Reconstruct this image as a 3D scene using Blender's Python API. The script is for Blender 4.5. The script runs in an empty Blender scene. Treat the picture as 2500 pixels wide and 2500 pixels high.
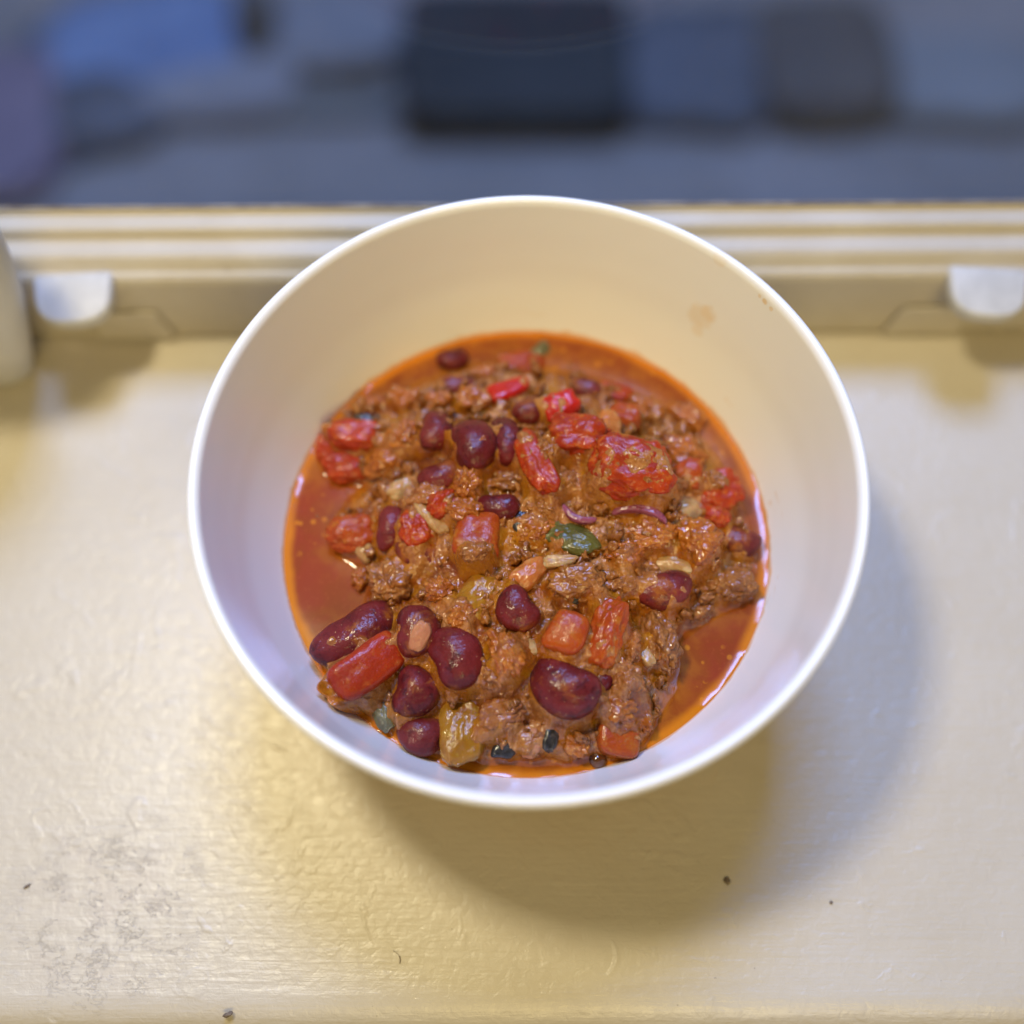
import bpy, bmesh, math, random
import numpy as np
from mathutils import Vector, Matrix, Euler

S = bpy.context.scene
C = S.collection
rnd = random.Random(7)

# ------------------------------------------------------------------ camera, world, lamps, exposure
CAM = np.array([-0.0036, -0.1124, 0.2849]); PITCH = math.radians(65.05); TANF = math.tan(math.radians(25))
cd = bpy.data.cameras.new('camera'); cam = bpy.data.objects.new('camera', cd); C.objects.link(cam)
cam.location = CAM; cam.rotation_euler = (math.radians(90) - PITCH, 0, 0)
cam.rotation_euler = (Matrix.Rotation(math.radians(0.0), 3, 'Z') @ Euler((math.radians(90) - PITCH, 0, 0)).to_matrix()).to_euler()
cd.sensor_width = 36; cd.lens = 18 / TANF; cd.clip_start = 0.01; cd.clip_end = 60
cd.dof.use_dof = True; cd.dof.focus_distance = 0.257; cd.dof.aperture_fstop = 3.1; cd.dof.aperture_blades = 0
S.camera = cam

W = bpy.data.worlds.new('World'); S.world = W; W.use_nodes = True
bg = W.node_tree.nodes['Background']; bg.inputs[0].default_value = (0.95, 0.90, 0.78, 1); bg.inputs[1].default_value = 0.10

def area(name, loc, target, size, size_y, watts, col):
    d = bpy.data.lights.new(name, 'AREA'); d.shape = 'RECTANGLE'; d.size = size; d.size_y = size_y
    d.energy = watts; d.color = col
    o = bpy.data.objects.new(name, d); C.objects.link(o); o.location = loc
    o.rotation_euler = (Vector(target) - Vector(loc)).to_track_quat('-Z', 'Y').to_euler()
    return o
area('hanging_lamp', (-0.20, 0.085, 0.60), (0, 0, 0.03), 0.08, 0.08, 2.45, (1.0, 0.87, 0.57))      # warm lamp hanging above the sill
area('window_daylight', (0.09, 1.35, 2.20), (0, 0.15, 0), 0.74, 0.85, 74, (0.24, 0.415, 1.0))       # bluish dusk daylight beyond the pane
area('room_lamp', (0.25, -1.30, 1.25), (0, 0, 0.03), 0.9, 0.5, 13.0, (1.0, 0.78, 0.33))            # warm light of the room behind the viewer

S.view_settings.view_transform = 'Standard'; S.view_settings.look = 'None'
S.view_settings.exposure = 0.0; S.view_settings.gamma = 1.0; S.view_settings.use_curve_mapping = False
S.cycles.max_bounces = 8; S.cycles.use_denoising = True
S.cycles.sample_clamp_indirect = 6

# ------------------------------------------------------------------ numpy noise
def _h(ix, iy, iz, s):
    n = (ix.astype(np.uint64) * np.uint64(73856093) ^ iy.astype(np.uint64) * np.uint64(19349663) ^ iz.astype(np.uint64) * np.uint64(83492791) ^ np.uint64(s * 2654435761 % (1 << 32))) & np.uint64(0xffffffff)
    n = ((n ^ (n >> np.uint64(16))) * np.uint64(0x45d9f3b)) & np.uint64(0xffffffff)
    n = ((n ^ (n >> np.uint64(16))) * np.uint64(0x45d9f3b)) & np.uint64(0xffffffff)
    return (n ^ (n >> np.uint64(16))).astype(np.float64) / 4294967295.0
def vnoise(P, s=1):                                   # smooth value noise, -1..1
    P = P + 1000.0; I = np.floor(P); F = P - I; F = F * F * F * (F * (F * 6 - 15) + 10); I = I.astype(np.int64)
    r = 0
    for dx in (0, 1):
        for dy in (0, 1):
            for dz in (0, 1):
                w = (F[:, 0] if dx else 1 - F[:, 0]) * (F[:, 1] if dy else 1 - F[:, 1]) * (F[:, 2] if dz else 1 - F[:, 2])
                r = r + w * _h(I[:, 0] + dx, I[:, 1] + dy, I[:, 2] + dz, s)
    return r * 2 - 1
def fbm(P, o=4, s=1):
    a, t, r = 1.0, 0, 0
    for i in range(o):
        r = r + a * vnoise(P * 2 ** i, s + i); t += a; a *= .5
    return r / t
def worley(P, s=1, flat=False):                       # distance to the nearest feature point, and its random id
    P = P + 1000.0; I = np.floor(P).astype(np.int64)
    best = np.full(len(P), 9.0); ids = np.zeros(len(P))
    for dx in (-1, 0, 1):
        for dy in (-1, 0, 1):
            for dz in ((0,) if flat else (-1, 0, 1)):
                x, y, z = I[:, 0] + dx, I[:, 1] + dy, I[:, 2] + dz
                d = (x + _h(x, y, z, s) - P[:, 0]) ** 2 + (y + _h(x, y, z, s + 7) - P[:, 1]) ** 2
                if not flat: d = d + (z + _h(x, y, z, s + 13) - P[:, 2]) ** 2
                m = d < best; best = np.where(m, d, best); ids = np.where(m, _h(x, y, z, s + 29), ids)
    return np.sqrt(best), ids
def sstep(a, b, x):
    t = np.clip((x - a) / (b - a), 0, 1); return t * t * (3 - 2 * t)

# ------------------------------------------------------------------ node helpers
class NT:
    def __init__(s, name):
        s.m = bpy.data.materials.new(name); s.m.use_nodes = True; s.t = s.m.node_tree
        s.b = s.t.nodes['Principled BSDF']; s.out = s.t.nodes['Material Output']
    def n(s, ty, **kw):
        o = s.t.nodes.new(ty)
        for k, v in kw.items(): setattr(o, k, v)
        return o
    def put(s, sock, v):
        if hasattr(v, 'is_output'): s.t.links.new(v, sock)
        elif isinstance(v, (tuple, list)): sock.default_value = tuple(v) + ((1,) if sock.type == 'RGBA' and len(v) == 3 else ())
        else: sock.default_value = v
    def coord(s, kind='Object'): return s.n('ShaderNodeTexCoord').outputs[kind]
    def rand(s): return s.n('ShaderNodeObjectInfo').outputs['Random']
    def mapping(s, v, scale=(1, 1, 1), loc=(0, 0, 0), rot=(0, 0, 0)):
        o = s.n('ShaderNodeMapping'); s.put(o.inputs[0], v); s.put(o.inputs[1], loc); s.put(o.inputs[2], rot); s.put(o.inputs[3], scale); return o.outputs[0]
    def noise(s, v, scale, detail=4, rough=.55, dist=0, w=None):
        o = s.n('ShaderNodeTexNoise'); o.noise_dimensions = '4D' if w is not None else '3D'
        s.put(o.inputs['Vector'], v); s.put(o.inputs['Scale'], scale); s.put(o.inputs['Detail'], detail); s.put(o.inputs['Roughness'], rough); s.put(o.inputs['Distortion'], dist)
        if w is not None: s.put(o.inputs['W'], w)
        return o.outputs[0]
    def vor(s, v, scale, feature='F1'):
        o = s.n('ShaderNodeTexVoronoi'); o.feature = feature; s.put(o.inputs['Vector'], v); s.put(o.inputs['Scale'], scale); return o.outputs['Distance']
    def math(s, op, a, b=0.0, c=0.0):
        o = s.n('ShaderNodeMath', operation=op); s.put(o.inputs[0], a); s.put(o.inputs[1], b); s.put(o.inputs[2], c); return o.outputs[0]
    def ramp(s, v, a, b, lo=0.0, hi=1.0):
        o = s.n('ShaderNodeMapRange'); o.interpolation_type = 'SMOOTHSTEP'
        s.put(o.inputs['Value'], v); s.put(o.inputs['From Min'], a); s.put(o.inputs['From Max'], b); s.put(o.inputs['To Min'], lo); s.put(o.inputs['To Max'], hi); return o.outputs[0]
    def mix(s, f, a, b):
        o = s.n('ShaderNodeMix', data_type='RGBA'); s.put(o.inputs[0], f); s.put(o.inputs[6], a); s.put(o.inputs[7], b); return o.outputs[2]
    def bump(s, h, dist, strength=1.0, normal=None):
        o = s.n('ShaderNodeBump'); s.put(o.inputs['Strength'], strength); s.put(o.inputs['Distance'], dist); s.put(o.inputs['Height'], h)
        if normal is not None: s.put(o.inputs['Normal'], normal)
        return o.outputs[0]
    def attr(s, name): return s.n('ShaderNodeAttribute', attribute_name=name).outputs['Fac']
    def sphere(s, v, p, r0, r1):                      # 1 within r0 of a point, 0 beyond r1
        o = s.n('ShaderNodeVectorMath', operation='DISTANCE'); s.put(o.inputs[0], v); s.put(o.inputs[1], p)
        return s.ramp(o.outputs['Value'], r0, r1, 1, 0)
    def set(s, **kw):
        for k, v in kw.items(): s.put(s.b.inputs[k.replace('_', ' ')], v)
        return s.m

SAUCE = (0.36, 0.105, 0.006)
def food(name, c1, c2, c3=None, scale=250, rough=.3, bs=1400, bd=.00018, sss=.15, film=.25, coat=.6, cr=.1, filmcol=SAUCE, spots=0.0, bs2=420, bd2=.0002, gd=.00042):
    k = NT(name); v = k.coord(); w = k.math('MULTIPLY', k.rand(), 60.0)
    n1 = k.noise(v, scale, 5, .6, .4, w)
    col = k.mix(k.ramp(n1, .36, .64), c1, c2)
    if c3: col = k.mix(k.ramp(k.noise(v, scale * 2.6, 4, .6, 0, k.math('ADD', w, 11.3)), .52, .68), col, c3)
    if film: col = k.mix(k.ramp(k.noise(v, scale * .8, 6, .65, .6, k.math('ADD', w, 5.1)), .62 - film * .35, .80 - film * .25, 0, .85), col, filmcol)
    if spots: col = k.mix(k.ramp(k.noise(v, 1500, 2, .5, 0, w), .68, .74, 0, spots), col, (.62, .36, .16))
    f = k.noise(v, bs, 3, .6, 0, w); f2 = k.noise(v, bs2, 4, .6, 0, w)
    gl = k.bump(k.noise(v, 560, 3, .5, .3, k.math('ADD', w, 3.0)), gd, 1.0)
    nb = k.bump(f2, bd2, 1.0); nb = k.bump(f, bd, 1.0, nb)
    k.set(Base_Color=col, Roughness=k.ramp(n1, .3, .7, rough * .7, rough * 1.3), Normal=nb, Specular_IOR_Level=.16, Coat_Weight=coat, Coat_Roughness=cr * .7, Coat_Normal=gl,
          Subsurface_Weight=sss, Subsurface_Radius=(1.0, .3, .12), Subsurface_Scale=.0022)
    return k.m

M = {}
M['bean'] = food('bean_skin', (0.098, 0.007, 0.0072), (0.161, 0.014, 0.0126), (0.063, 0.005, 0.0054), scale=160, rough=.45, bs=1300, bd=.00020, sss=.04, film=.20, coat=.32, cr=.16, spots=.7, bs2=420, bd2=.00034, gd=.00050)
M['bean_dusty'] = food('bean_skin_sauced', (0.113, 0.010, 0.0084), (0.181, 0.019, 0.0150), (0.078, 0.006, 0.0060), scale=160, rough=.45, bs=1200, bd=.00024, sss=.04, film=.36, coat=.32, cr=.16, spots=.7, bs2=420, bd2=.00036, gd=.00050)
M['bean_flesh'] = food('bean_flesh', (0.493, 0.216, 0.0975), (0.425, 0.160, 0.0750), None, scale=300, rough=.4, film=.1, coat=0.14, sss=.25)
M['tomato'] = food('tomato_flesh', (0.365, 0.034, 0.0056), (0.299, 0.022, 0.0045), (0.388, 0.067, 0.0112), scale=200, rough=.3, bs=1300, bd=.00020, sss=.25, film=.16, coat=.30, cr=.12, spots=.2)
M['tomato_sauced'] = food('tomato_flesh_sauced', (0.402, 0.040, 0.0049), (0.284, 0.021, 0.0037), (0.457, 0.101, 0.0112), scale=230, rough=.3, bs=1000, bd=.00030, sss=.12, film=.24, coat=.30, cr=.07, spots=.35)
M['tomato_orange'] = food('tomato_flesh_orange', (0.380, 0.064, 0.0056), (0.322, 0.040, 0.0045), (0.395, 0.114, 0.0112), scale=210, rough=.3, bs=1200, bd=.00024, sss=.22, film=.28, coat=.30, cr=.1, spots=.2)
M['pepper_red'] = food('red_pepper', (0.482, 0.018, 0.0067), (0.424, 0.013, 0.0067), None, scale=150, rough=.22, bs=1200, bd=.00006, sss=.2, film=.05, coat=0.42, cr=.08)
M['meat'] = food('minced_meat', (0.348, 0.120, 0.0192), (0.218, 0.065, 0.0088), (0.472, 0.183, 0.0400), scale=330, rough=.36, bs=1500, bd=.00034, sss=.04, film=0.26, coat=.80, cr=.06, bs2=600, bd2=.0004)
M['meat_orange'] = food('minced_meat_in_sauce', (0.421, 0.115, 0.0078), (0.293, 0.068, 0.0042), (0.512, 0.183, 0.0215), scale=300, rough=.32, bs=1400, bd=.00032, sss=.04, film=0.38, coat=.80, cr=.06, bs2=600, bd2=.0004)
M['meat_pink'] = food('pinkish_minced_meat', (0.385, 0.129, 0.0257), (0.268, 0.074, 0.0124), (0.482, 0.190, 0.0497), scale=300, rough=.36, bs=1400, bd=.00032, sss=.04, film=0.24, coat=.80, cr=.06, bs2=600, bd2=.0004)
M['onion'] = food('cooked_onion', (0.493, 0.281, 0.1020), (0.391, 0.195, 0.0600), (0.527, 0.343, 0.1560), scale=160, rough=.22, bs=900, bd=.0001, sss=.45, film=.2, coat=0.49, cr=.07)
M['onion_amber'] = food('amber_onion', (0.356, 0.151, 0.0112), (0.294, 0.109, 0.0070), (0.387, 0.196, 0.0245), scale=140, rough=.2, bs=600, bd=.00016, sss=.15, film=.12, coat=0.63, cr=.05, bs2=200, bd2=.0004, gd=.0007)
M['onion_orange'] = food('orange_onion', (0.522, 0.176, 0.0360), (0.450, 0.128, 0.0240), (0.540, 0.240, 0.0720), scale=160, rough=.22, bs=900, bd=.00012, sss=.4, film=.2, coat=0.49, cr=.07)
M['onion_purple'] = food('red_onion', (.20, .035, .065), (.30, .085, .12), (.16, .02, .05), scale=170, rough=.25, bs=1200, bd=.00008, sss=.2, film=.05, coat=.6, cr=.08)
M['pepper_green'] = food('green_pepper', (0.123, 0.108, 0.0210), (0.089, 0.076, 0.0135), (0.170, 0.136, 0.0375), scale=200, rough=.26, bs=1300, bd=.00014, sss=.15, film=.16, coat=0.42, cr=.08)
M['pepper_grey'] = food('dull_green_pepper', (0.170, 0.152, 0.0750), (0.111, 0.096, 0.0450), (0.230, 0.192, 0.1125), scale=200, rough=.2, bs=900, bd=.00012, sss=.25, film=.12, coat=0.56, cr=.06)
M['black'] = food('charred_or_shade_skin', (.018, .015, .012), (.04, .032, .024), (.08, .06, .045), scale=280, rough=.25, bs=1300, bd=.0001, sss=0, film=.05, coat=.7, cr=.08)

def sauce_material():
    k = NT('chili_sauce'); v = k.coord()
    meat, pool, oil = k.attr('meat'), k.attr('pool'), k.attr('oil')
    n = k.noise(v, 210, 6, .62, .5); n2 = k.noise(v, 520, 5, .6, .2); n3 = k.noise(v, 95, 4, .6, .8)
    sc = k.mix(k.ramp(n, .36, .64), (.31, .079, .004), (.42, .150, .006))
    sc = k.mix(k.ramp(n3, .50, .66), sc, (.22, .050, .005))
    sc = k.mix(k.ramp(k.noise(v, 330, 5, .6, .6), .60, .72, 0, .7), sc, (.42, .165, .03))
    mt = k.mix(k.ramp(n2, .36, .62), (.30, .105, .024), (.50, .215, .065))
    mt = k.mix(k.ramp(n, .55, .75, 0, .7), mt, (.36, .11, .018))
    col = k.mix(meat, sc, mt)
    pc = k.mix(k.ramp(n3, .38, .62), (.28, .040, .011), (.26, .048, .007))
    pc = k.mix(k.ramp(k.noise(v, 900, 3, .6), .58, .70, 0, .45), pc, (.38, .085, .02))
    pc = k.mix(k.attr('turb'), pc, k.mix(k.ramp(n, .38, .62), (.27, .060, .004), (.36, .105, .006)))
    dr = k.vor(k.mapping(v, (330, 330, 1)), 1.0)
    pc = k.mix(k.math('MULTIPLY', k.ramp(dr, .20, .26, 1, 0), k.ramp(n3, .46, .58, 0, .8)), pc, (.56, .19, .010))
    col = k.mix(pool, col, pc)
    col = k.mix(oil, col, (.62, .19, .005))
    f = k.noise(v, 1300, 3, .6); f2 = k.noise(v, 520, 4, .6, .3); rough_amt = k.math('SUBTRACT', 1.0, pool)
    nb = k.bump(f2, .00042, k.math('MULTIPLY', rough_amt, .9)); nb = k.bump(f, .00032, k.math('MULTIPLY', rough_amt, .9), nb)
    gl = k.bump(k.noise(v, 520, 3, .5, .3), .00058, k.math('MULTIPLY', rough_amt, .9))
    k.set(Base_Color=col, Roughness=k.math('ADD', .12, k.math('MULTIPLY', rough_amt, k.math('ADD', .12, k.math('MULTIPLY', meat, .2)))), Normal=nb, Specular_IOR_Level=k.math('ADD', .15, k.math('MULTIPLY', pool, .35)), Coat_Weight=k.math('MULTIPLY', rough_amt, .9), Coat_Roughness=.045, Coat_Normal=gl,
          Subsurface_Weight=.05, Subsurface_Radius=(1, .3, .1), Subsurface_Scale=.002)
    return k.m
M['sauce'] = sauce_material()

def simple(name, c1, c2, scale, rough=.5, bs=60, bd=.001, detail=5, **kw):
    k = NT(name); v = k.coord()
    k.set(Base_Color=k.mix(k.ramp(k.noise(v, scale, detail, .6), .35, .65), c1, c2), Roughness=rough, Normal=k.bump(k.noise(v, bs, 5, .6), bd), **kw)
    return k.m

# ------------------------------------------------------------------ object helpers
def link(name, me, mat, parent=None, loc=None, rot=None):
    o = bpy.data.objects.new(name, me); C.objects.link(o)
    if mat: me.materials.append(mat)
    if parent: o.parent = parent
    if loc is not None: o.location = loc
    if rot is not None: o.rotation_euler = rot
    return o
def tag(o, label, cat, group=None, kind=None):
    if label: o['label'] = label
    if cat: o['category'] = cat
    if group: o['group'] = group
    if kind: o['kind'] = kind
    return o
def mesh(name, V, F, smooth=True):
    me = bpy.data.meshes.new(name); me.from_pydata([tuple(map(float, p)) for p in V], [], F); me.update()
    if smooth: me.polygons.foreach_set('use_smooth', [True] * len(me.polygons))
    return me
def np_mesh(name, V, Q):                               # fast mesh from arrays (tri or quad faces)
    me = bpy.data.meshes.new(name); k = Q.shape[1]
    me.vertices.add(len(V)); me.vertices.foreach_set('co', np.asarray(V, np.float32).ravel())
    me.loops.add(Q.size); me.loops.foreach_set('vertex_index', Q.astype(np.int32).ravel())
    me.polygons.add(len(Q)); me.polygons.foreach_set('loop_start', np.arange(0, Q.size, k, dtype=np.int32))
    me.polygons.foreach_set('loop_total', np.full(len(Q), k, np.int32))
    me.polygons.foreach_set('use_smooth', np.ones(len(Q), bool)); me.update(calc_edges=True); me.validate()
    return me
_ico = {}
def ico(sub):
    if sub not in _ico:
        bm = bmesh.new(); bmesh.ops.create_icosphere(bm, subdivisions=sub, radius=1)
        _ico[sub] = (np.array([v.co[:] for v in bm.verts]), np.array([[v.index for v in f.verts] for f in bm.faces])); bm.free()
    V, F = _ico[sub]; return V / np.linalg.norm(V, axis=1)[:, None], F
def lathe(name, prof, seg=192):
    n = len(prof); a = np.arange(seg) * 2 * np.pi / seg; V = []
    for r, z in prof: V.append(np.stack([r * np.cos(a), r * np.sin(a), np.full(seg, z)], 1))
    V = np.concatenate(V); Q = []
    for i in range(n - 1):
        j = np.arange(seg); k = (j + 1) % seg
        Q.append(np.stack([i * seg + j, i * seg + k, (i + 1) * seg + k, (i + 1) * seg + j], 1))
    return np_mesh(name, V, np.concatenate(Q))
def smooth_profile(pts, n=14):                          # Catmull-Rom through points
    P = np.array(pts, float); P = np.vstack([2 * P[0] - P[1], P, 2 * P[-1] - P[-2]]); out = []
    for i in range(1, len(P) - 2):
        for t in np.linspace(0, 1, n, endpoint=False):
            a, b, c, d = P[i - 1:i + 3]
            out.append(.5 * ((2 * b) + (-a + c) * t + (2 * a - 5 * b + 4 * c - d) * t * t + (-a + 3 * b - 3 * c + d) * t ** 3))
    out.append(P[-2]); return np.array(out)
def extrude_x(name, prof, x0, x1, nx=1):                # closed (y, z) outline run along x
    n = len(prof); V = []; F = []
    xs = np.linspace(x0, x1, nx + 1)
    for x in xs: V += [(x, y, z) for y, z in prof]
    for i in range(nx):
        for j in range(n): k = (j + 1) % n; F.append((i * n + j, i * n + k, (i + 1) * n + k, (i + 1) * n + j))
    F.append(tuple(range(n))[::-1]); F.append(tuple(nx * n + j for j in range(n)))
    return V, F
def rounded_box(L, Wd, H, r=.15, sub=4, n=5, seed=0, amp=.02):
    D, F = ico(sub); p = D / (np.abs(D) ** n).sum(1)[:, None] ** (1 / n)
    p = p * (1 + amp * fbm(D * 2.0 + seed * 3.1, 3, 3)[:, None])
    return p * np.array([L, Wd, H]) / 2, F

def ray(px, py, z):                                     # where a line of sight meets height z
    x, y = (px - 966) / 966 * TANF, -(py - 966) / 966 * TANF; p = PITCH
    d = np.array([x, math.cos(p) + y * math.sin(p), -math.sin(p) + y * math.cos(p)])
    return CAM + d * (z - CAM[2]) / d[2]

# ------------------------------------------------------------------ the setting: sill, ground outside
def sill_material():
    k = NT('cream_gloss_paint'); v = k.coord()
    st = k.noise(k.mapping(v, (14, 130, 60)), 1.0, 6, .62, .4)               # brush strokes along the sill
    ln = k.noise(k.mapping(v, (60, 800, 300)), 1.0, 4, .6, .3)
    og = k.noise(v, 330, 4, .6, .5); big = k.noise(v, 16, 4, .55)
    col = k.mix(k.ramp(big, .35, .65), (.62, .555, .44), (.585, .515, .395))
    col = k.mix(k.ramp(st, .56, .74, 0, .30), col, (.55, .475, .35))
    wp = tuple(ray(190, 1725, 0)); worn = k.sphere(v, wp, .006, .030)
    cr = k.noise(k.mapping(v, (260, 420, 300)), 1.0, 5, .7, 1.6)
    band = k.math('MULTIPLY', k.ramp(k.math('ABSOLUTE', k.math('SUBTRACT', cr, .53)), .0, .035, 1, 0), worn)
    band = k.math('MULTIPLY', band, k.ramp(k.noise(v, 130, 3, .6), .46, .60))
    col = k.mix(k.math('MULTIPLY', worn, k.ramp(k.noise(v, 90, 4, .6), .45, .62, 0, .22)), col, (.52, .43, .36))
    col = k.mix(k.math('MULTIPLY', band, .22), col, (.34, .27, .21))
    col = k.mix(k.ramp(k.noise(v, 520, 2, .5), .755, .78, 0, .6), col, (.22, .17, .12))    # fly specks in the paint
    h = k.bump(st, .0005, .5); h = k.bump(ln, .00022, .6, h); h = k.bump(og, .00042, .6, h)
    h = k.bump(k.math('MULTIPLY', band, -1.0), .0004, .5, h)
    h = k.bump(k.ramp(k.noise(v, 90, 3, .5, 1.2), .60, .78), .0006, .3, h)
    return k.set(Base_Color=col, Roughness=k.ramp(og, .3, .7, .30, .42), Normal=h, Coat_Weight=.12, Coat_Roughness=.28, Coat_Normal=h)
FR = ray(966, 1912, 0)[1]                                # front edge of the sill
BK = .0800                                               # where the sill meets the window rail
pr = [(BK + .018, 0.0)]
for a in np.linspace(90, 270, 15): pr.append((FR + .004 + .011 * math.cos(math.radians(a)) * .9, -.011 + .011 * math.sin(math.radians(a))))
pr += [(BK + .018, -.022)]
V, F = extrude_x('sill', pr, -.6, .6, 8)
sill = link('window_sill', mesh('window_sill', V, F), sill_material()); tag(sill, None, None, kind='structure')
for p in sill.data.polygons: p.use_smooth = len(p.vertices) == 4 and abs(p.normal.z) < .999
k = NT('cream_wall'); v = k.coord()
k.set(Base_Color=k.mix(k.ramp(k.noise(v, 12, 5), .4, .6), (.60, .53, .40), (.55, .48, .35)), Roughness=.7, Normal=k.bump(k.noise(v, 150, 4), .0006))
V, F = extrude_x('wall', [(FR + .05, -.0225), (FR + .05, -1.05), (BK + .0185, -1.05), (BK + .0185, -.0225)], -1.6, 1.6)
wall = link('wall_below_window', mesh('wall_below_window', V, F, False), k.m); tag(wall, None, None, kind='structure')

GZ = -1.05
def ground_material():
    k = NT('grey_paving'); v = k.coord()
    c = k.mix(k.ramp(k.noise(v, 2.2, 5, .6, .5), .38, .62), (.35, .31, .275), (.44, .39, .355))
    c = k.mix(k.ramp(k.noise(v, 40, 5, .7), .5, .7, 0, .5), c, (.20, .20, .20))
    return k.set(Base_Color=c, Roughness=.8, Normal=k.bump(k.noise(v, 60, 5, .6), .004))
g = 4.0
ground = link('ground', mesh('ground', [(-40, .2, GZ), (40, .2, GZ), (40, 60, GZ), (-40, 60, GZ)], [(0, 1, 2, 3)], False), ground_material()); tag(ground, None, None, kind='structure')

# ------------------------------------------------------------------ the window: rail, gasket, pane, tabs
window = bpy.data.objects.new('window', None); C.objects.link(window); window.location = (0, BK, 0)
window.rotation_euler = (0, 0, math.radians(.45))
tag(window, 'white painted window with moulded bottom rail behind the bowl', 'window')
def rail_material():
    k = NT('white_rail_paint'); v = k.coord()
    st = k.noise(k.mapping(v, (18, 200, 200)), 1.0, 5, .6, .3)
    col = k.mix(k.ramp(k.noise(v, 30, 5, .6), .35, .65), (.61, .555, .455), (.55, .49, .385))
    col = k.mix(k.ramp(k.noise(v, 150, 5, .65, .4), .62, .74, 0, .6), col, (.36, .30, .22))
    return k.set(Base_Color=col, Roughness=.55, Normal=k.bump(k.noise(v, 220, 4), .0003, .6, k.bump(st, .0006, .6)), Coat_Weight=0.0)
M['rail'] = rail_material()
prof = [(.0006, .0008), (.0, .0272), (.0005, .0288), (.0015, .0298), (.0026, .0302), (.0038, .0320), (.0050, .0334), (.0060, .0339), (.0096, .0341), (.0105, .0345), (.0112, .0360), (.0118, .0370), (.0128, .0374),
        (.0166, .0376), (.0171, .0388), (.0180, .0388), (.0180, .0008)]
V, F = extrude_x('rail', prof, -.6, .6, 4)
rail = link('bottom_rail', mesh('bottom_rail', V, F, False), M['rail'], window)
mo = rail.modifiers.new('bevel', 'BEVEL'); mo.width = .0006; mo.segments = 3; mo.limit_method = 'ANGLE'
V, F = extrude_x('gasket', [(.0174, .0389), (.0174, .0396), (.0184, .0396), (.0184, .0389)], -.6, .6)
link('gasket', mesh('gasket', V, F, False), simple('dark_putty', (.16, .13, .10), (.34, .29, .22), 120, .6, 200, .0005), window)
k = NT('window_glass')
gl = k.n('ShaderNodeBsdfGlossy'); gl.inputs['Roughness'].default_value = .01
tr = k.n('ShaderNodeBsdfTransparent'); tr.inputs[0].default_value = (.94, .96, .96, 1)
fr = k.n('ShaderNodeFresnel'); ge = k.n('ShaderNodeNewGeometry')
k.put(fr.inputs[0], k.math('SUBTRACT', 1.45, k.math('MULTIPLY', ge.outputs['Backfacing'], 1.45 - 1 / 1.45)))   # a thin pane: the same reflection from either side
ms = k.n('ShaderNodeMixShader'); k.put(ms.inputs[0], k.math('MULTIPLY', fr.outputs[0], .25)); k.put(ms.inputs[1], tr.outputs[0]); k.put(ms.inputs[2], gl.outputs[0])
k.t.links.new(ms.outputs[0], k.out.inputs[0])
V, F = extrude_x('pane', [(.0187, .004), (.0187, .75), (.0207, .75), (.0207, .004)], -.6, .6)
link('glass_pane', mesh('glass_pane', V, F, False), k.m, window)
M['white_plastic'] = simple('white_plastic', (.64, .63, .60), (.54, .53, .50), 90, .5, 300, .0001)
def tab(px, flip):
    # a tongue with a rounded end that hangs off the rail over the sill
    x0 = ray(px, 515, .031)[0]
    w, l, t = .0112, .0150, .0050; out = [(-w, 0), (w, 0)]
    for a in np.linspace(0, 180, 17):
        ca, sa = math.cos(math.radians(a)), math.sin(math.radians(a))
        out.append((w * math.copysign(abs(ca) ** .7, ca), -l * .45 - l * .55 * sa ** .8))
    out = [(x * (1 + .10 * y / l), y) for x, y in out]
    bm = bmesh.new(); top = [bm.verts.new((x, y, 0)) for x, y in out]; f = bm.faces.new(top)
    bmesh.ops.recalc_face_normals(bm, faces=[f])
    r = bmesh.ops.extrude_face_region(bm, geom=[f]); vs = [e for e in r['geom'] if isinstance(e, bmesh.types.BMVert)]
    bmesh.ops.translate(bm, vec=(0, 0, -t), verts=vs); bmesh.ops.recalc_face_normals(bm, faces=bm.faces)
    me = bpy.data.meshes.new('tab'); bm.to_mesh(me); bm.free()
    o = link('stop_tab', me, M['white_plastic'], window, (x0, .0012, .0315), (math.radians(14), 0, math.radians(5 * flip)))
    mo = o.modifiers.new('bevel', 'BEVEL'); mo.width = .0013; mo.segments = 4; mo.limit_method = 'ANGLE'
    for p in me.polygons: p.use_smooth = True
    # the wedge block under it
    s = 1 if flip > 0 else -1
    V = [(-.012, -.0011, .0012), (.012, -.0011, .0012), (.009, -.0011, .015), (-.009, -.0011, .015), (-.012, -.0003, .0012), (.012, -.0003, .0012), (.009, -.0003, .015), (-.009, -.0003, .015)]
    F = [(0, 1, 2, 3), (5, 4, 7, 6), (1, 5, 6, 2), (4, 0, 3, 7), (3, 2, 6, 7), (4, 5, 1, 0)]
    b = link('tab_block', mesh('tab_block', V, F, False), M['rail'], window, (x0 + .010 * s, 0, 0))
    mo = b.modifiers.new('bevel', 'BEVEL'); mo.width = .0012; mo.segments = 2
    return o
tab(137, 1)['label'] = 'white rounded tab on the rail nearer the grey-white cup'
tab(1868, -1)['label'] = 'white rounded tab on the rail far from the cup'

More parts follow.
